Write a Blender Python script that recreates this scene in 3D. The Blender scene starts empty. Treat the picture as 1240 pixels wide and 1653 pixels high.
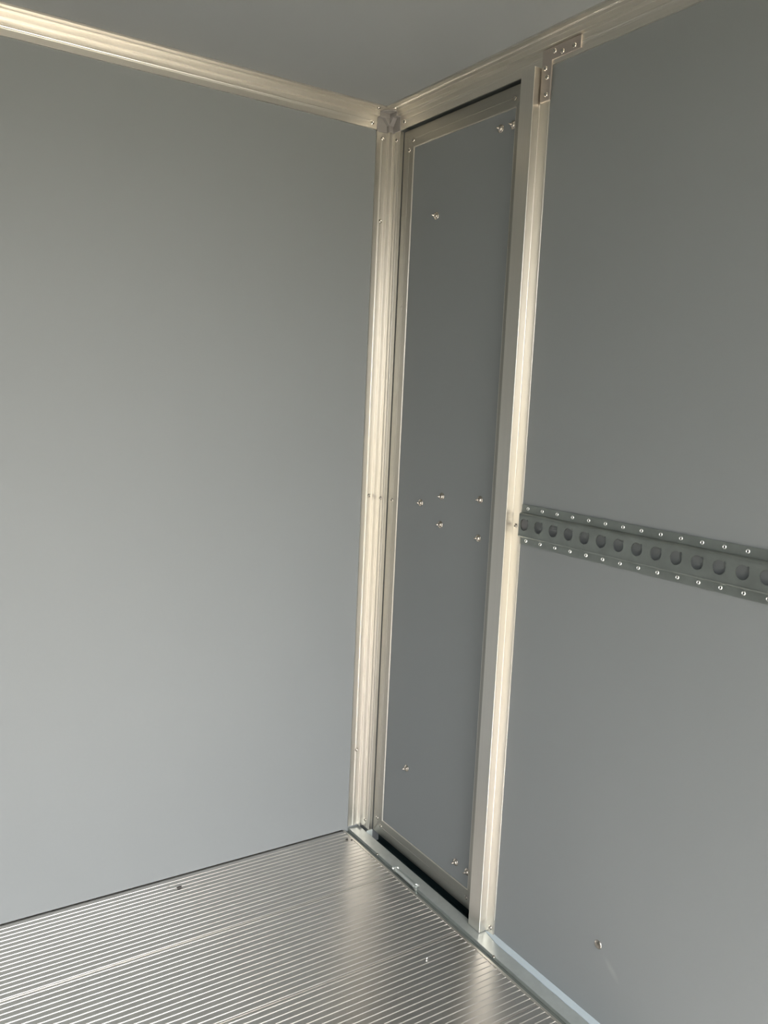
import bpy, bmesh, math, random
from mathutils import Vector, Matrix

random.seed(4)
scene = bpy.context.scene
COL = scene.collection
PI = math.pi

# ------------------------------------------------------------------ camera
W_PX, H_PX, F_PX = 1240.0, 1653.0, 1360.07
CAM = Vector((-1.4257, -2.2617, 1.4299))
YAW, PITCH, ROLL = math.radians(33.2245), math.radians(-7.5928), math.radians(2.6021)
fw = Vector((math.sin(YAW) * math.cos(PITCH), math.cos(YAW) * math.cos(PITCH), math.sin(PITCH)))
r0 = Vector((math.cos(YAW), -math.sin(YAW), 0))
u0 = r0.cross(fw)
rt = math.cos(ROLL) * r0 + math.sin(ROLL) * u0
up = -math.sin(ROLL) * r0 + math.cos(ROLL) * u0
cam_data = bpy.data.cameras.new('camera')
cam_data.sensor_fit = 'VERTICAL'
cam_data.sensor_height = 24.0
cam_data.lens = F_PX / H_PX * 24.0
cam_data.clip_start = 0.02
cam = bpy.data.objects.new('camera', cam_data)
m = Matrix((rt, up, -fw)).transposed().to_4x4()
m.translation = CAM
cam.matrix_world = m
COL.objects.link(cam)
scene.camera = cam

# ------------------------------------------------------------------ box dimensions (metres)
XR = 0.02        # face of the right wall
XL = -2.33       # face of the opposite wall
H = 2.2835       # ceiling
DR = 3.0         # rear opening distance
GZ = -0.95       # ground outside

# ------------------------------------------------------------------ world, sun, daylight
world = bpy.data.worlds.new('world')
scene.world = world
world.use_nodes = True
wn, wl = world.node_tree.nodes, world.node_tree.links
wn.clear()
wo = wn.new('ShaderNodeOutputWorld')
bg = wn.new('ShaderNodeBackground')
sky = wn.new('ShaderNodeTexSky')
sky.sky_type = 'NISHITA'
sky.sun_disc = False
sky.sun_elevation = math.radians(45)
sky.sun_rotation = math.radians(180)
sky.air_density = 1.0
sky.dust_density = 4
sky.ozone_density = 1.0
SKY_STRENGTH = 0.30
bg.inputs['Strength'].default_value = SKY_STRENGTH
hs = wn.new('ShaderNodeHueSaturation')
hs.inputs['Saturation'].default_value = 0.25
wl.new(sky.outputs['Color'], hs.inputs['Color'])
wl.new(hs.outputs['Color'], bg.inputs['Color'])
wl.new(bg.outputs['Background'], wo.inputs['Surface'])

sun_d = bpy.data.lights.new('sun', 'SUN')
sun_d.energy = 2.0
sun_d.angle = math.radians(0.6)
sun_d.color = (1.0, 0.93, 0.82)
sun = bpy.data.objects.new('sun', sun_d)
sun.rotation_euler = Vector((0.06,0.62,-0.8)).to_track_quat('-Z', 'Y').to_euler()
sun.location = (-6, -2, 8)
COL.objects.link(sun)

por_d = bpy.data.lights.new('rear_opening_daylight', 'AREA')
por_d.shape = 'RECTANGLE'
por_d.size = XR - XL
por_d.size_y = H
por_d.cycles.is_portal = True
por = bpy.data.objects.new('rear_opening_daylight', por_d)
por.location = ((XR + XL) / 2, -DR - 0.01, H / 2)
por.rotation_euler = (PI / 2, 0, 0)
COL.objects.link(por)

scene.view_settings.view_transform = 'Standard'
scene.view_settings.look = 'None'
scene.view_settings.gamma = 1.0
scene.view_settings.exposure = 1.32
scene.view_settings.use_curve_mapping = False
scene.cycles.max_bounces = 14
scene.cycles.diffuse_bounces = 8
scene.cycles.glossy_bounces = 6
scene.cycles.use_denoising = True
scene.cycles.sample_clamp_indirect = 8.0
scene.cycles.caustics_reflective = True

# ------------------------------------------------------------------ materials
def mat(name, col, rough=0.5, metal=0.0, spec=0.5, streak=None, bump=0.0, bump_scale=300.0, vary=0.0, vary_scale=3.0, aniso=0.0):
    mt = bpy.data.materials.new(name)
    mt.use_nodes = True
    nt = mt.node_tree
    b = nt.nodes['Principled BSDF']
    b.inputs['Base Color'].default_value = (*col, 1)
    b.inputs['Roughness'].default_value = rough
    b.inputs['Metallic'].default_value = metal
    b.inputs['Specular IOR Level'].default_value = spec
    geo = nt.nodes.new('ShaderNodeNewGeometry')
    if streak is not None:
        mp = nt.nodes.new('ShaderNodeMapping')
        sc = [420.0, 420.0, 420.0]
        sc[streak] = 1.2
        mp.inputs['Scale'].default_value = sc
        nt.links.new(geo.outputs['Position'], mp.inputs['Vector'])
        nz = nt.nodes.new('ShaderNodeTexNoise')
        nz.inputs['Scale'].default_value = 1.0
        nz.inputs['Detail'].default_value = 3.0
        nt.links.new(mp.outputs['Vector'], nz.inputs['Vector'])
        rr = nt.nodes.new('ShaderNodeMapRange')
        rr.inputs['To Min'].default_value = rough - 0.04
        rr.inputs['To Max'].default_value = rough + 0.04
        nt.links.new(nz.outputs['Fac'], rr.inputs['Value'])
        nt.links.new(rr.outputs['Result'], b.inputs['Roughness'])
        mr = nt.nodes.new('ShaderNodeMix')
        mr.data_type = 'RGBA'
        mr.inputs['A'].default_value = (*[c * 0.93 for c in col], 1)
        mr.inputs['B'].default_value = (*[min(1, c * 1.05) for c in col], 1)
        nt.links.new(nz.outputs['Fac'], mr.inputs['Factor'])
        nt.links.new(mr.outputs['Result'], b.inputs['Base Color'])
    if vary:
        nv = nt.nodes.new('ShaderNodeTexNoise')
        nv.inputs['Scale'].default_value = vary_scale
        nv.inputs['Detail'].default_value = 4.0
        nt.links.new(geo.outputs['Position'], nv.inputs['Vector'])
        mv = nt.nodes.new('ShaderNodeMix')
        mv.data_type = 'RGBA'
        mv.inputs['A'].default_value = (*[c * (1 - vary) for c in col], 1)
        mv.inputs['B'].default_value = (*[min(1, c * (1 + vary)) for c in col], 1)
        nt.links.new(nv.outputs['Fac'], mv.inputs['Factor'])
        nt.links.new(mv.outputs['Result'], b.inputs['Base Color'])
    if bump:
        nb = nt.nodes.new('ShaderNodeTexNoise')
        nb.inputs['Scale'].default_value = bump_scale
        nb.inputs['Detail'].default_value = 2.0
        nt.links.new(geo.outputs['Position'], nb.inputs['Vector'])
        bp = nt.nodes.new('ShaderNodeBump')
        bp.inputs['Strength'].default_value = bump
        bp.inputs['Distance'].default_value = 0.001
        nt.links.new(nb.outputs['Fac'], bp.inputs['Height'])
        nt.links.new(bp.outputs['Normal'], b.inputs['Normal'])
    return mt

GREY = (0.247, 0.264, 0.270)
M = {}
M['panel'] = mat('grey_wall_panel', GREY, rough=0.52, spec=0.4, bump=0.12, bump_scale=420, vary=0.03, vary_scale=2.2)
M['panel_pale_spot'] = mat('grey_wall_panel_pale_spot', GREY, rough=0.52, spec=0.4, bump=0.12, bump_scale=420, vary=0.03, vary_scale=2.2)
nt = M['panel_pale_spot'].node_tree
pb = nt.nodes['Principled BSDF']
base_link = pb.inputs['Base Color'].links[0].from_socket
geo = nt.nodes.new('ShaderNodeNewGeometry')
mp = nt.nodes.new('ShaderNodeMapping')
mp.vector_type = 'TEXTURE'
mp.inputs['Location'].default_value = (0.02, -1.088, 0.163)  # soft oval patch of paler colour just below the wall bolt
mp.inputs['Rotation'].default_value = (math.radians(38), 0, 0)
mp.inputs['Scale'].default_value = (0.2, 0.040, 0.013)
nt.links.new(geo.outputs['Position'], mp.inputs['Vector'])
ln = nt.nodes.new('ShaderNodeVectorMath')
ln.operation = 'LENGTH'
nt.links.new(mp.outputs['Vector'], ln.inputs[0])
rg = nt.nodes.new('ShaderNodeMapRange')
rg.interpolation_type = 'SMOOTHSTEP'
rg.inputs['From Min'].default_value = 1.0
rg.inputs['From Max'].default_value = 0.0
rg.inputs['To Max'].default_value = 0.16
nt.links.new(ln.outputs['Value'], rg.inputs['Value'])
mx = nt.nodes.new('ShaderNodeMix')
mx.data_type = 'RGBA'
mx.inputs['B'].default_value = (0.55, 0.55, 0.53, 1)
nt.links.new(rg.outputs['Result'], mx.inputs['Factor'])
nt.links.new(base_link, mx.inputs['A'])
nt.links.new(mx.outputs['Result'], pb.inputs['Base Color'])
M['ceiling'] = mat('grey_ceiling_panel', (0.305, 0.320, 0.322), rough=0.55, spec=0.35, bump=0.1, bump_scale=420, vary=0.02)
M['door'] = mat('grey_door_panel', GREY, rough=0.5, spec=0.4, bump=0.1, bump_scale=420, vary=0.02)
ALU = (0.75, 0.72, 0.665)
M['alu_x'] = mat('aluminium_brushed_x', ALU, rough=0.39, metal=1.0, streak=0)
M['alu_y'] = mat('aluminium_brushed_y', ALU, rough=0.39, metal=1.0, streak=1)
M['alu_z'] = mat('aluminium_brushed_z', ALU, rough=0.34, metal=1.0, streak=2)
ANO = (0.42, 0.41, 0.375)
M['ano_y'] = mat('anodised_frame_y', ANO, rough=0.42, metal=1.0, streak=1)
M['ano_z'] = mat('anodised_frame_z', ANO, rough=0.42, metal=1.0, streak=2)
M['floor'] = mat('floor_aluminium', (0.66, 0.64, 0.61), rough=0.30, metal=1.0, streak=0)
M['zinc'] = mat('galvanised_steel', (0.58, 0.62, 0.605), rough=0.34, metal=0.75, vary=0.1, vary_scale=60)
M['track'] = mat('zinc_track_steel', (0.31, 0.335, 0.315), rough=0.42, metal=0.9, vary=0.22, vary_scale=25)
M['plate'] = mat('bracket_steel', (0.62, 0.56, 0.52), rough=0.40, metal=1.0, streak=2)
M['screw'] = mat('steel_screw', (0.50, 0.47, 0.42), rough=0.2, metal=1.0)
M['bolt'] = mat('dull_steel_bolt', (0.50, 0.46, 0.41), rough=0.27, metal=1.0)
M['trough'] = mat('dark_teal_zinc', (0.035, 0.060, 0.066), rough=0.35, metal=0.6)
M['plug'] = mat('grey_plug', (0.17, 0.17, 0.175), rough=0.5)
M['pale_zinc'] = mat('pale_zinc', (0.62, 0.68, 0.66), rough=0.5, metal=0.3)
M['rivet'] = mat('bright_rivet', (0.95, 0.95, 0.93), rough=0.30, metal=0.85)
M['plastic'] = mat('grey_plastic', (0.30, 0.285, 0.275), rough=0.5, spec=0.4)
M['dark'] = mat('dark_recess_shade', (0.02, 0.022, 0.023), rough=0.7)  # near-black colour standing in for shade in recesses and gaps
M['seal'] = mat('pale_sealant', (0.37, 0.43, 0.465), rough=0.5, spec=0.4)
M['crumb'] = mat('dark_crumb', (0.06, 0.055, 0.05), rough=0.6)
M['chip'] = mat('bright_shaving', (0.9, 0.9, 0.88), rough=0.25, metal=1.0)
M['ground'] = mat('pale_yard_concrete', (0.40, 0.365, 0.26), rough=0.9, spec=0.2, vary=0.12, vary_scale=0.8)
M['outer'] = mat('white_outer_skin', (0.6, 0.6, 0.58), rough=0.5)

# ------------------------------------------------------------------ mesh helpers
def link_mesh(name, bm, material, parent=None, smooth=False, bevel=0.0, seg=2):
    me = bpy.data.meshes.new(name)
    bmesh.ops.recalc_face_normals(bm, faces=bm.faces[:])
    bm.to_mesh(me)
    bm.free()
    me.materials.append(material)
    if smooth:
        for p in me.polygons:
            p.use_smooth = True
    o = bpy.data.objects.new(name, me)
    COL.objects.link(o)
    if parent is not None:
        base = BASE[parent.name]
        me.transform(Matrix.Translation(-base))
        o.parent = parent
    if bevel:
        md = o.modifiers.new('bevel', 'BEVEL')
        md.width = bevel
        md.segments = seg
        md.limit_method = 'ANGLE'
        md.angle_limit = math.radians(40)
    return o

BASE = {}

def thing(name, label, cat, loc, group=None, kind=None):
    o = bpy.data.objects.new(name, None)
    o.empty_display_size = 0.03
    o.location = loc
    COL.objects.link(o)
    BASE[o.name] = Vector(loc)
    if label:
        o['label'] = label
        o['category'] = cat
    if group:
        o['group'] = group
    if kind:
        o['kind'] = kind
    return o

def tag(o, label, cat, group=None):
    o['label'] = label
    o['category'] = cat
    if group:
        o['group'] = group
    return o

def struct(o):
    o['kind'] = 'structure'
    return o

def recentre(o):
    """put a single-mesh thing's origin at the bottom centre of its mesh"""
    vs = [v.co for v in o.data.vertices]
    c = Vector(((min(v.x for v in vs) + max(v.x for v in vs)) / 2,
                (min(v.y for v in vs) + max(v.y for v in vs)) / 2,
                min(v.z for v in vs)))
    o.data.transform(Matrix.Translation(-c))
    o.location = c
    return o

def add_box(bm, x0, x1, y0, y1, z0, z1):
    vs = [bm.verts.new((x, y, z)) for z in (z0, z1) for x, y in ((x0, y0), (x1, y0), (x1, y1), (x0, y1))]
    for f in ((0, 1, 2, 3), (4, 5, 6, 7), (0, 1, 5, 4), (1, 2, 6, 5), (2, 3, 7, 6), (3, 0, 4, 7)):
        bm.faces.new([vs[i] for i in f])

def box(*a):
    bm = bmesh.new()
    add_box(bm, *a)
    return bm

def add_prism(bm, pts, fn, a, b):
    """closed 2D outline pts, mapped by fn(p, q, t) and extruded from t=a to t=b"""
    va = [bm.verts.new(fn(p, q, a)) for p, q in pts]
    vb = [bm.verts.new(fn(p, q, b)) for p, q in pts]
    bm.faces.new(va)
    bm.faces.new(list(reversed(vb)))
    n = len(pts)
    for i in range(n):
        j = (i + 1) % n
        bm.faces.new((va[i], va[j], vb[j], vb[i]))

def prism(pts, fn, a, b):
    bm = bmesh.new()
    add_prism(bm, pts, fn, a, b)
    return bm

along_x = lambda p, q, t: (t, p, q)
along_y = lambda p, q, t: (p, t, q)
along_z = lambda p, q, t: (p, q, t)

def lathe(profile, n=18):
    """profile of (radius, height), axis +Z, closed at the axis where radius is 0"""
    bm = bmesh.new()
    rings = []
    for r, h in profile:
        if r < 1e-7:
            rings.append([bm.verts.new((0, 0, h))])
        else:
            rings.append([bm.verts.new((r * math.cos(2 * PI * i / n), r * math.sin(2 * PI * i / n), h)) for i in range(n)])
    for A, B in zip(rings, rings[1:]):
        for i in range(n):
            j = (i + 1) % n
            if len(A) == 1 and len(B) == 1:
                continue
            if len(A) == 1:
                bm.faces.new((A[0], B[i], B[j]))
            elif len(B) == 1:
                bm.faces.new((A[i], A[j], B[0]))
            else:
                bm.faces.new((A[i], A[j], B[j], B[i]))
    return bm

def make_mesh(name, bm, material, smooth=True, recess=0.0):
    me = bpy.data.meshes.new(name)
    bmesh.ops.recalc_face_normals(bm, faces=bm.faces[:])
    bm.to_mesh(me)
    bm.free()
    me.materials.append(material)
    if recess:
        me.materials.append(M['dark'])  # shade of the hole put into the colour of its faces
        for p in me.polygons:
            if p.center.z > 0 and max(math.hypot(me.vertices[i].co.x, me.vertices[i].co.y) for i in p.vertices) < recess:
                p.material_index = 1
    if smooth:
        for p in me.polygons:
            p.use_smooth = True
    return me

ROT = {'-x': (0, -PI / 2, 0), '-y': (PI / 2, 0, 0), '-z': (PI, 0, 0), '+z': (0, 0, 0)}

def place(name, me, parent, pos, face, scale=1.0, spin=0.0, under=None):
    o = bpy.data.objects.new(name, me)
    COL.objects.link(o)
    o.parent = under or parent
    o.location = Vector(pos) - BASE[parent.name]
    rm = (Matrix.Rotation(ROT[face][0], 3, 'X') if face in ('-y', '-z') else Matrix.Rotation(ROT[face][1], 3, 'Y'))
    o.rotation_euler = (rm @ Matrix.Rotation(spin, 3, 'Z')).to_euler()
    o.scale = (scale,) * 3
    return o

SCREW = make_mesh('screw', lathe([(0.0, 0.0004), (0.0021, 0.0004), (0.0026, 0.0035), (0.0040, 0.0031), (0.0053, 0.0019), (0.0060, 0.0007), (0.0060, -0.0006), (0, -0.0006)], 20), M['screw'], recess=0.0023)
RIVET = make_mesh('rivet', lathe([(0.0, 0.0003), (0.0024, 0.0003), (0.0027, 0.0020), (0.0034, 0.0022), (0.0044, 0.0014), (0.0049, 0.0), (0.0049, -0.0005), (0, -0.0005)], 20), M['rivet'], recess=0.0026)

def stair(w1, w2, b, t, g=0.0008):
    """outline of the corner extrusion: two legs and a stepped inner corner; (0,0) is the outer corner.
    p runs along leg one, q along leg two"""
    def leg(w):
        L = w - b
        return [b + 0.0, b + L * 0.34, b + L * 0.37, b + L * 0.43, b + L * 0.46, b + L * 0.53, b + L * 0.56, w - 0.001, w], \
               [t, t, t + g, t + g, t, t, t - g * 0.6, t - g * 0.6, t]
    p1, h1 = leg(w1)
    p2, h2 = leg(w2)
    pts = [(0, 0), (w1, 0)]
    pts += [(p, h) for p, h in reversed(list(zip(p1, h1)))]
    pts += [(b, b)]
    pts += [(h, p) for p, h in zip(p2, h2)]
    pts += [(0, w2)]
    return pts

# ------------------------------------------------------------------ structure: the box shell
YB = 0.05
# ribbed floor of planks, ribs run along x
RIB = 0.0177
prof = [(0.0, 0.0)]
def rib_at(y, hh=0.0018, hw=0.0017):
    return [(y + hw, 0.0), (y + hw * 0.72, hh * 0.62), (y + hw * 0.32, hh * 0.96), (y - hw * 0.32, hh * 0.96), (y - hw * 0.72, hh * 0.62), (y - hw, 0.0)]
ribs = []
y = -0.0198
seams = [-0.3035 - 0.3166 * k for k in range(0, 14)]
for k in range(17):
    ribs.append(('r', -0.2962 + (16 - k) * 0.01728))
for s in seams:
    ribs.append(('s', s))
    for k in range(18):
        ribs.append(('r', s - 0.0091 - 0.01766 * k))
for kind, yy in ribs:
    if yy < -DR + 0.02:
        break
    if kind == 'r':
        prof += rib_at(yy)
    else:
        prof += [(yy + 0.0019, 0.0), (yy + 0.0014, 0.0011), (yy + 0.0002, 0.0013), (yy - 0.0004, -0.0022), (yy - 0.0012, -0.0022), (yy - 0.0016, 0.0)]
prof += [(-DR, 0.0), (-DR, -0.06), (0.06, -0.06), (0.06, 0.0)]
fl = struct(link_mesh('floor', prism(prof, along_x, XL, -0.053), M['floor']))

# left wall (bulkhead), opposite wall, ceiling
bm = bmesh.new()
add_box(bm, XL - 0.05, 0.12, 0.0, YB, 0.003, H + 0.05)
add_box(bm, -0.050, 0.12, 0.0, YB, -0.12, 0.003)  # added wall foot that closes a light leak at the corner
struct(link_mesh('wall_left', bm, M['panel']))
struct(link_mesh('light_block_1', box(-0.075, 0.12, -DR, 0.06, -0.125, -0.061), M['dark']))  # unseen slab added below the floor to stop sunlight leaking in
struct(link_mesh('wall_opposite', box(XL - 0.05, XL, -DR, 0.0, -0.06, H + 0.05), M['panel']))
struct(link_mesh('ceiling', box(XL, XR, -DR, 0.0, H, H + 0.05), M['ceiling']))
# right wall with the doorway cut out of it and an outer skin that shuts the gap behind the door
DY0, DY1 = -0.625, -0.050
bm = bmesh.new()
add_box(bm, XR, XR + 0.05, -DR, DY0, 0.003, H + 0.05)
add_box(bm, XR, XR + 0.05, DY0, 0.0, 2.236, H + 0.05)
add_box(bm, XR, XR + 0.05, DY1, 0.0, -0.06, 2.236)
struct(link_mesh('wall_right', bm, M['panel_pale_spot']))
bm = bmesh.new()
add_box(bm, 0.105, 0.12, -0.75, 0.0, -0.12, H + 0.05)
struct(link_mesh('wall_outer', bm, M['dark']))  # shade of the door gap put into the skin's near-black colour
# ground outside the open rear end
struct(link_mesh('ground', box(-40, 40, -60, 30, GZ - 0.1, GZ), M['ground']))

# ------------------------------------------------------------------ corner post
W_, B_, T_ = 0.0540, 0.0190, 0.0055
post = thing('corner_post', 'upright stepped aluminium extrusion standing in the corner between left wall and door', 'post', (0.0, -0.02, 0.012))
link_mesh('extrusion', prism(stair(W_, 0.057, B_, T_), lambda p, q, t: (XR - p, -q, t), 0.012, 2.232), M['alu_z'], post, bevel=0.0007)
bm = bmesh.new()
add_prism(bm, [(XR - 0.006, -0.0500), (XR - T_ + 0.0002, -0.0555), (XR - T_ + 0.0012, -0.0568), (0.0275, -0.0568), (0.0290, -0.0555), (0.0290, -0.0500)], along_z, 0.012, 2.2225)
link_mesh('jamb_strip', bm, M['alu_z'], post)
for x, z in ((-0.0141, 2.207), (-0.0095, 1.968), (-0.0085, 1.1253), (-0.0134, 0.2784)):
    place('screw', SCREW, post, (x, -T_, z), '-y')
for yy, z in ((-0.0403, 2.2008), (-0.0385, 1.1208), (-0.0325, 0.0375)):
    place('screw', SCREW, post, (XR - T_, yy, z), '-x', 0.95)

# ------------------------------------------------------------------ ceiling rails
rail = thing('ceiling_rail', 'long cream aluminium rail under the ceiling along the top of the left wall', 'rail', (-1.15, -0.02, H - 0.0545), group='ceiling rails')
link_mesh('extrusion', prism(stair(W_, 0.0545, B_, T_), lambda p, q, t: (t, -p, H - q), XL, -0.0345), M['alu_x'], rail, bevel=0.0007)
place('screw', SCREW, rail, (-0.0515, -T_, 2.245), '-y')
place('screw', SCREW, rail, (-0.0537, -0.0402, H - T_), '-z', 0.9)

rail2 = thing('ceiling_rail', 'shaded aluminium rail under the ceiling above the door and right wall', 'rail', (0.0, -2.0, H - 0.058), group='ceiling rails')
link_mesh('extrusion', prism(stair(W_, 0.058, B_, T_), lambda p, q, t: (XR - p, t, H - q), -DR, -0.0555), M['alu_y'], rail2, bevel=0.0007)
place('screw', SCREW, rail2, (XR - T_, -0.0791, 2.2442), '-x')
place('screw', SCREW, rail2, (-0.0156, -0.0731, H - T_), '-z', 0.9)

# ------------------------------------------------------------------ corner cap (grey plastic three-way piece)
link_mesh('flange_corner', box(-0.0344, XR - 0.001, -0.0543, -0.001, H - T_, H), M['alu_y'], rail2)
cap_root = thing('corner_connector', 'grey plastic three-way connector in the top corner joining post and ceiling rails', 'connector', (0.0, -0.02, 2.2255))
bm = bmesh.new()
e = 0.0016
xi, yi, zi = XR - B_ - e, -B_ - e, H - B_ - e
z0 = 2.2255
add_box(bm, xi, XR - 0.001, yi, -0.001, z0, zi + 0.001)
add_box(bm, -0.0345, XR - 0.001, yi, -0.001, zi, H - T_ - 0.0002)
add_box(bm, xi, XR - 0.001, -0.0565, yi, zi, H - T_ - 0.0002)
link_mesh('joint_block', bm, M['plastic'], cap_root, bevel=0.001)
t1 = T_ + 0.0022
pl = [(-0.0352, z0 - 0.001), (xi, z0 - 0.001), (xi, z0 + 0.015), (-0.006, 2.2505), (-0.0195, zi), (-0.0352, zi)]
link_mesh('face_plate', prism(pl, lambda p, q, t: (p, t, q), -t1, -0.001), M['plastic'], cap_root, bevel=0.0006)
pr_ = [(-0.0578, z0 - 0.003), (yi, z0 - 0.003), (yi, z0 + 0.013), (-0.0285, 2.2485), (-0.0425, zi), (-0.0578, zi)]
link_mesh('face_plate', prism(pr_, lambda p, q, t: (t, p, q), XR - t1, XR - 0.001), M['plastic'], cap_root, bevel=0.0006)
pc = [(-0.0345, yi), (-0.0345, -0.0345), (-0.012, -0.056), (xi, -0.0565), (xi, yi)]
link_mesh('face_plate', prism(pc, along_z, H - t1, H - T_ + 0.0003), M['plastic'], cap_root, bevel=0.0006)
# sloping gussets that close the inner corner between the three faces
bm = bmesh.new()
add_prism(bm, [(xi, zi), (xi - 0.018, zi), (xi, zi - 0.020)], lambda p, q, t: (p, t, q), yi, -0.002)
link_mesh('gusset', bm, M['plastic'], cap_root, bevel=0.0006)
bm = bmesh.new()
add_prism(bm, [(yi, zi), (yi - 0.018, zi), (yi, zi - 0.020)], lambda p, q, t: (t, p, q), xi, XR - 0.002)
link_mesh('gusset', bm, M['plastic'], cap_root, bevel=0.0006)

# ------------------------------------------------------------------ side door: frame, panel, bolts
door = thing('door_1', 'tall narrow grey side door with aluminium frame, between corner post and angle post', 'door', (0.045, -0.333, 0.012), kind='structure')
XF, XP = 0.030, 0.0335
oy0, oy1, oz0, oz1 = -0.0588, -0.607, 0.012, 2.2215
iy0, iy1, iz0, iz1 = -0.1085, -0.5585, 0.065, 2.1705
def stile(name, quad, material):
    """quad: (y, z) corners of a mitred frame piece; a thin ridge is added along its middle"""
    bm = bmesh.new()
    add_prism(bm, quad, lambda p, q, t: (t, p, q), XF, XF + 0.028)
    a, b_, c, d = [Vector((0, p, q)) for p, q in quad]     # outer start, outer end, inner end, inner start
    r1, r2 = a.lerp(d, 0.56), b_.lerp(c, 0.56)
    s = (d - a).normalized() * 0.0012
    add_prism(bm, [(r1.y - s.y, r1.z - s.z), (r2.y - s.y, r2.z - s.z), (r2.y + s.y, r2.z + s.z), (r1.y + s.y, r1.z + s.z)],
              lambda p, q, t: (t, p, q), XF - 0.0007, XF + 0.002)
    return link_mesh(name, bm, material, door, bevel=0.0006)
stile_l = stile('frame_stile', [(oy0, oz0), (oy0, oz1), (iy0, iz1), (iy0, iz0)], M['ano_z'])
stile_r = stile('frame_stile', [(oy1, oz0), (oy1, oz1), (iy1, iz1), (iy1, iz0)], M['ano_z'])
rail_t = stile('frame_rail', [(oy0, oz1), (oy1, oz1), (iy1, iz1), (iy0, iz1)], M['ano_y'])
rail_b = stile('frame_rail', [(oy0, oz0), (oy1, oz0), (iy1, iz0), (iy0, iz0)], M['ano_y'])
dpanel = link_mesh('door_panel', box(XP, 0.052, iy1 - 0.004, iy0 + 0.004, iz0 - 0.004, iz1 + 0.004), M['door'], door)
bm = bmesh.new()  # added brighter strips stand in for the lit edge of the frame lip
e = 0.0022
add_box(bm, XF + 0.0006, XP + 0.001, iy0 - e, iy0 + 0.001, iz0, iz1)
add_box(bm, XF + 0.0006, XP + 0.001, iy1 - 0.001, iy1 + e, iz0, iz1)
add_box(bm, XF + 0.0006, XP + 0.001, iy1 + e, iy0 - e, iz0 - 0.001, iz0 + e)
add_box(bm, XF + 0.0006, XP + 0.001, iy1 + e, iy0 - e, iz1 - e, iz1 + 0.001)
link_mesh('lip_highlight', bm, M['alu_z'], door, bevel=0.0012)
for yy, z, pt in ((-0.1075, 2.1897, rail_t), (-0.0893, 2.1649, stile_l), (-0.082, 1.120, stile_l), (-0.0824, 0.0642, stile_l), (-0.1059, 0.0455, rail_b), (-0.5517, 2.1906, rail_t), (-0.5547, 0.0424, rail_b)):
    place('frame_screw', SCREW, door, (XF, yy, z), '-x', 1.0, under=pt)
BOLT = make_mesh('bolt', lathe([(0, 0.0125), (0.0011, 0.0123), (0.0016, 0.0115), (0.0016, 0.0062), (0.0034, 0.0060), (0.0052, 0.0042), (0.0058, 0.0024), (0.0062, 0.0022), (0.0078, 0.0016), (0.0082, 0.0), (0.0082, -0.0005), (0, -0.0005)], 20), M['bolt'])
for yy, z in ((-0.500, 2.1308), (-0.569, 2.1288), (-0.2372, 1.9553), (-0.2320, 1.1300), (-0.3345, 1.1614), (-0.5065, 1.1730), (-0.3340, 1.0795), (-0.5085, 1.0680), (-0.2285, 0.2945), (-0.4950, 0.1180), (-0.5610, 0.1160)):
    yq = max(yy, -0.5485)
    place('bolt', BOLT, door, (XP, yq, z), '-x', 1.3, under=dpanel)

# ------------------------------------------------------------------ angle post at the right of the door
PZ0, PZ1 = 0.008, 2.2275
apost = thing('angle_post', 'bright upright Z-shaped aluminium angle post standing between the door and right wall', 'post', (0.0, -0.65, PZ0))
xa, xb = XR - 0.0035, -0.0068
zpts = [(XR, -0.692), (xa, -0.692), (xa, -0.6602), (xb, -0.6602), (xb, -0.6125),
        (xb + 0.0025, -0.6125), (xb + 0.0025, -0.6570), (xa - 0.001, -0.6570), (XR, -0.6570)]
link_mesh('extrusion', prism(zpts, along_z, PZ0, PZ1), M['alu_z'], apost, bevel=0.0011)
for yy, z in ((-0.6727, 1.1277), (-0.6770, 0.0266)):
    place('screw', SCREW, apost, (xa, yy, z), '-x')

# ------------------------------------------------------------------ L-shaped bracket
br = thing('corner_bracket', 'flat L-shaped steel bracket screwed over the top of the angle post and rail', 'bracket', (0.012, -0.72, 2.146))
Lp = [(-0.664, 2.1465), (-0.664, 2.2630), (-0.788, 2.2630), (-0.788, 2.2350), (-0.6970, 2.2350), (-0.6970, 2.1465)]
link_mesh('plate', prism(Lp, lambda p, q, t: (t, p, q), 0.0115, XR - 0.0037), M['plate'], br, bevel=0.0008)
for yy, z in ((-0.7046, 2.2527), (-0.7309, 2.2448), (-0.7683, 2.2456), (-0.6766, 2.2217), (-0.6842, 2.2000), (-0.6839, 2.1616)):
    place('screw', SCREW, br, (0.0115, yy, z), '-x')

# ------------------------------------------------------------------ lashing rail with key holes
trk = thing('lashing_rail', 'dark galvanised lashing rail with a row of keyhole slots on the right wall', 'rail', (0.015, -1.8, 1.085))
TY0, TY1 = -0.694, -2.9
PIT = 0.0507
XFc = 0.0070
TH = 0.0022
cz0, cz1 = 1.1046, 1.1638
bm = bmesh.new()
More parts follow.
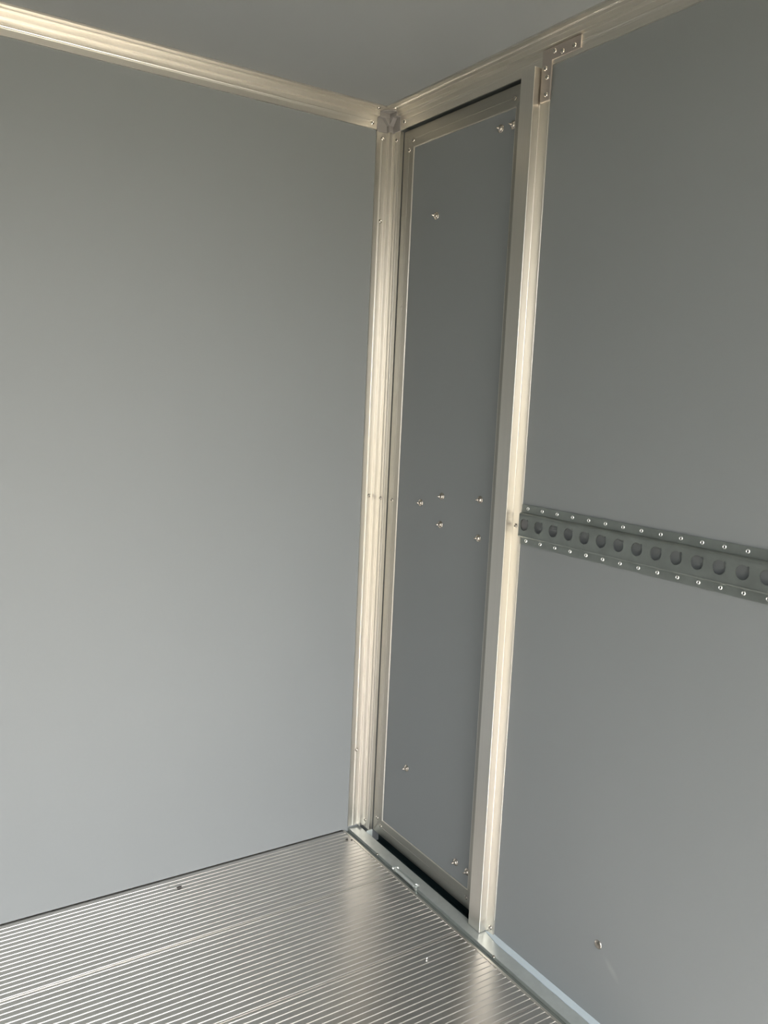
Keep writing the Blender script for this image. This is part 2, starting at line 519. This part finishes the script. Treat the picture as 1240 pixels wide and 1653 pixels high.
# top and bottom flanges and webs (bent sheet)
prof_t = [(XR - 0.0005, 1.1855), (XR - 0.0035, 1.1855), (XR - 0.0035, cz1 + 0.002), (XFc + 0.003, cz1 + 0.0008), (XFc + 0.0008, cz1 - 0.0008), (XFc, cz1 - 0.003), (XFc, cz1 - 0.0050),
          (XFc + TH, cz1 - 0.0050), (XFc + TH, cz1 - 0.0028), (XR - 0.0005, cz1 - 0.0010)]
add_prism(bm, prof_t, along_y, TY1, TY0)
prof_b = [(XR - 0.0005, 1.0850), (XR - 0.0035, 1.0850), (XR - 0.0035, cz0 - 0.002), (XFc + 0.003, cz0 - 0.0008), (XFc + 0.0008, cz0 + 0.0008), (XFc, cz0 + 0.003), (XFc, cz0 + 0.0050),
          (XFc + TH, cz0 + 0.0050), (XFc + TH, cz0 + 0.0028), (XR - 0.0005, cz0 + 0.0010)]
add_prism(bm, prof_b, along_y, TY1, TY0)
link_mesh('flanges', bm, M['track'], trk)
# face strip with key holes: each cell is a grid of quads between the strip edge and the hole outline
bm = bmesh.new()
HZ, HR = 1.1362, 0.0147
na = 64
hole_y = [-0.7132 - PIT * k for k in range(0, 43)]
def outline(k):
    a = 2 * PI * k / na
    r = HR
    d = a - math.radians(138)
    # notch on the upper near side
    if abs(d) < 0.20:
        r = 0.0185
    return r, a
top, bot = cz1 - 0.0045, cz0 + 0.0045
for hy in hole_y:
    if hy - PIT / 2 < TY1:
        break
    inner_f, inner_b, outer_f = [], [], []
    yL, yR = hy + PIT / 2, hy - PIT / 2
    if hy == hole_y[0]:
        yL = TY0
    for k in range(na):
        r, a = outline(k)
        cy, sy = math.cos(a), math.sin(a)
        iy, iz = hy + r * cy, HZ + r * sy
        # ray to the cell boundary
        ty = ((yL - hy) / cy) if cy > 1e-6 else (((yR - hy) / cy) if cy < -1e-6 else 1e9)
        tz = ((top - HZ) / sy) if sy > 1e-6 else (((bot - HZ) / sy) if sy < -1e-6 else 1e9)
        t = min(ty, tz)
        inner_f.append(bm.verts.new((XFc, iy, iz)))
        inner_b.append(bm.verts.new((XFc + TH, iy, iz)))
        outer_f.append((hy + t * cy, HZ + t * sy))
    of = [bm.verts.new((XFc, p, q)) for p, q in outer_f]
    corners = {}
    for k in range(na):
        j = (k + 1) % na
        p0, p1 = outer_f[k], outer_f[j]
        extra = None
        if abs(p0[0] - p1[0]) > 1e-7 and abs(p0[1] - p1[1]) > 1e-7:
            cyy = yL if (abs(p0[0] - yL) < 1e-7 or abs(p1[0] - yL) < 1e-7) else yR
            czz = top if (abs(p0[1] - top) < 1e-7 or abs(p1[1] - top) < 1e-7) else bot
            extra = bm.verts.new((XFc, cyy, czz))
        if extra:
            bm.faces.new((inner_f[k], of[k], extra, of[j], inner_f[j]))
        else:
            bm.faces.new((inner_f[k], of[k], of[j], inner_f[j]))
        bm.faces.new((inner_f[k], inner_f[j], inner_b[j], inner_b[k]))
link_mesh('keyhole_strip', bm, M['track'], trk)
bm = bmesh.new()
bmesh.ops.create_circle(bm, cap_ends=True, segments=32, radius=0.0155, matrix=Matrix.Translation((XFc + 0.0055, hole_y[0], HZ)) @ Matrix.Rotation(PI / 2, 4, 'Y'))
ex = bmesh.ops.extrude_face_region(bm, geom=bm.faces[:])
bmesh.ops.translate(bm, verts=[v for v in ex['geom'] if isinstance(v, bmesh.types.BMVert)], vec=(0.003, 0, 0))
link_mesh('end_plug', bm, M['plug'], trk)
rv = random.Random(2)
for k in range(0, 43):
    yy = -0.7144 - PIT * k
    if yy < -1.45:
        break
    for z in (1.1763, 1.0954):
        place('rivet', RIVET, trk, (XR - 0.0035, yy, z), '-x', 0.92, rv.random() * 6)

# ------------------------------------------------------------------ galvanised sill beside the floor
sill = thing('door_sill', 'galvanised steel sill strip at floor edge along the door and right wall', 'sill', (-0.02, -0.5, -0.04), kind='thing')
SX0, SX1, SZ = -0.0320, 0.0080, 0.0062
SYE = -DR
# slot in the plate's near edge, rounded and wider at its two ends
def arc(cx, cy, r, a0, a1, n=9):
    return [(cx + r * math.cos(a0 + (a1 - a0) * i / (n - 1)), cy + r * math.sin(a0 + (a1 - a0) * i / (n - 1))) for i in range(n)]
ya, yb = -0.282, -0.392
notch = [(SX0, ya + 0.009)] + arc(-0.0265, ya, 0.0105, math.radians(122), math.radians(-50)) + arc(-0.0265, yb, 0.0115, math.radians(50), math.radians(-122)) + [(SX0, yb - 0.010)]
outline_p = [(SX1, -0.003), (SX0, -0.003)] + notch + [(SX0, -0.615), (SX0, SYE), (XR - 0.001, SYE), (XR - 0.001, -0.640), (SX1, -0.640)]
bm = bmesh.new()
add_prism(bm, outline_p, along_z, SZ - 0.010, SZ)
link_mesh('sill_plate', bm, M['zinc'], sill, bevel=0.0009)
bm = bmesh.new()
add_box(bm, -0.0455, SX0 + 0.003, SYE, -0.003, -0.022, -0.0045)
add_box(bm, SX0 + 0.003, SX1 - 0.001, -0.42, -0.26, -0.022, -0.016)
link_mesh('groove', bm, M['track'], sill)
link_mesh('edge_strip', box(-0.0528, -0.0455, SYE, -0.003, -0.02, 0.0016), M['alu_y'], sill, bevel=0.0006)
bm = bmesh.new()
add_prism(bm, [(SX1 - 0.002, -0.004), (SX1, -0.004), (SX1, -0.036), (0.060, -0.036), (0.060, 0.000), (0.062, 0.000), (0.062, -0.038), (SX1 - 0.002, -0.038)], along_y, -0.640, -0.045)
link_mesh('trough', bm, M['trough'], sill)
link_mesh('trough_end', box(SX1 - 0.002, 0.028, -0.060, -0.0575, -0.036, 0.0125), M['pale_zinc'], sill)
# flush lashing bar with its two cups
bm = bmesh.new()
prof_bar = [(-0.0265 + 0.0074 * math.cos(a), 0.0012 + 0.0050 * math.sin(a)) for a in [2 * PI * i / 14 for i in range(14)]]
add_prism(bm, prof_bar, along_y, yb - 0.001, ya + 0.001)
o = link_mesh('lashing_bar', bm, M['zinc'], sill)
o['label'] = 'blue-grey steel bar lying in the slot of the sill'
cupm = lathe([(0.0098, 0.0052), (0.0088, 0.0005), (0.0060, -0.004), (0.0025, -0.0055), (0, -0.0055)], 20)
cup = make_mesh('cup', cupm, M['rivet'])
for yy in (ya + 0.001, yb - 0.001):
    place('cup', cup, sill, (-0.0265, yy, 0.0), '+z', 1.05 if yy > -0.3 else 1.16, under=o)
place('screw', SCREW, sill, (-0.0335, -0.187, SZ - 0.001), '+z', 0.75)
place('screw', SCREW, sill, (-0.0335, -0.7530, SZ - 0.001), '+z', 0.75)

# ------------------------------------------------------------------ sealant bead between sill and right wall
bm = bmesh.new()
rows = []
n = 60
for i in range(n + 1):
    yy = -0.650 + (-1.9 + 0.650) * i / n
    wv = 0.0006 * math.sin(i * 1.7) + 0.0004 * math.sin(i * 0.6)
    k = min(1.0, max(0.0, (-0.660 - yy) / 0.05))
    w = 0.004 + 0.0105 * k + wv
    rows.append([(XR - 0.0002, yy, SZ + 0.0003), (XR - w, yy, SZ + 0.0003), (XR - w * 0.92, yy, SZ + 0.0014), (XR - w * 0.5, yy, SZ + 0.0042), (XR - 0.001, yy, SZ + 0.0085 + wv), (XR - 0.0002, yy, SZ + 0.009)])
vr = [[bm.verts.new(p) for p in r] for r in rows]
for A, B in zip(vr, vr[1:]):
    for i in range(len(A)):
        j = (i + 1) % len(A)
        bm.faces.new((A[i], A[j], B[j], B[i]))
bm.faces.new(vr[0])
bm.faces.new(vr[-1])
o = link_mesh('sealant_bead', bm, M['seal'], smooth=True)
tag(o, 'pale blue sealant bead running along the foot of the right wall', 'sealant')
recentre(o)

# ------------------------------------------------------------------ lone bolt low on the right wall
bm = lathe([(0, 0.0030), (0.0040, 0.0032), (0.0072, 0.0026), (0.0098, 0.0012), (0.0108, 0.0), (0.0108, -0.001), (0, -0.001)], 28)
me = make_mesh('wall_bolt', bm, M['bolt'])
o = bpy.data.objects.new('wall_bolt', me)
COL.objects.link(o)
o.location = (XR, -1.0440, 0.1985)
o.rotation_euler = (0, -PI / 2, 0)
tag(o, 'round steel bolt head set alone low on the right wall', 'bolt')

# ------------------------------------------------------------------ bits lying on the floor
def crumb(name, pos, size, material, label, cat, seed):
    rr = random.Random(seed)
    bm = bmesh.new()
    bmesh.ops.create_icosphere(bm, subdivisions=2, radius=1.0)
    for v in bm.verts:
        v.co *= 0.75 + 0.5 * rr.random()
        v.co = Vector((v.co.x * size[0], v.co.y * size[1], v.co.z * size[2]))
    zmin = min(v.co.z for v in bm.verts)
    for v in bm.verts:
        v.co.z -= zmin
    me = make_mesh(name, bm, material, smooth=False)
    o = bpy.data.objects.new(name, me)
    COL.objects.link(o)
    o.location = pos
    tag(o, label, cat, 'dirt crumbs on the floor' if name == 'dirt_crumb' else 'metal shavings on the floor')
crumb('dirt_crumb', (-0.6348, -0.0625, 0.0), (0.0075, 0.0040, 0.0032), M['crumb'], 'dark dirt crumb on the ribbed floor near the left wall', 'crumb', 1)
crumb('dirt_crumb', (-0.0700, -0.0590, 0.0), (0.0045, 0.0030, 0.0020), M['crumb'], 'tiny dark crumb on the floor under the corner post', 'crumb', 2)
crumb('dirt_crumb', (-0.0580, -0.0700, 0.0), (0.0030, 0.0035, 0.0018), M['crumb'], 'tiny dark crumb against the sill edge strip near the corner', 'crumb', 3)
crumb('metal_shaving', (-0.1862, -0.6700, 0.0), (0.0040, 0.0014, 0.0028), M['chip'], 'bright metal shaving on the ribbed floor before the angle post', 'shaving', 4)
crumb('metal_shaving', (-0.6610, -0.0430, 0.0), (0.0024, 0.0018, 0.0028), M['chip'], 'small bright metal shaving on the floor beside the dark crumb', 'shaving', 5)
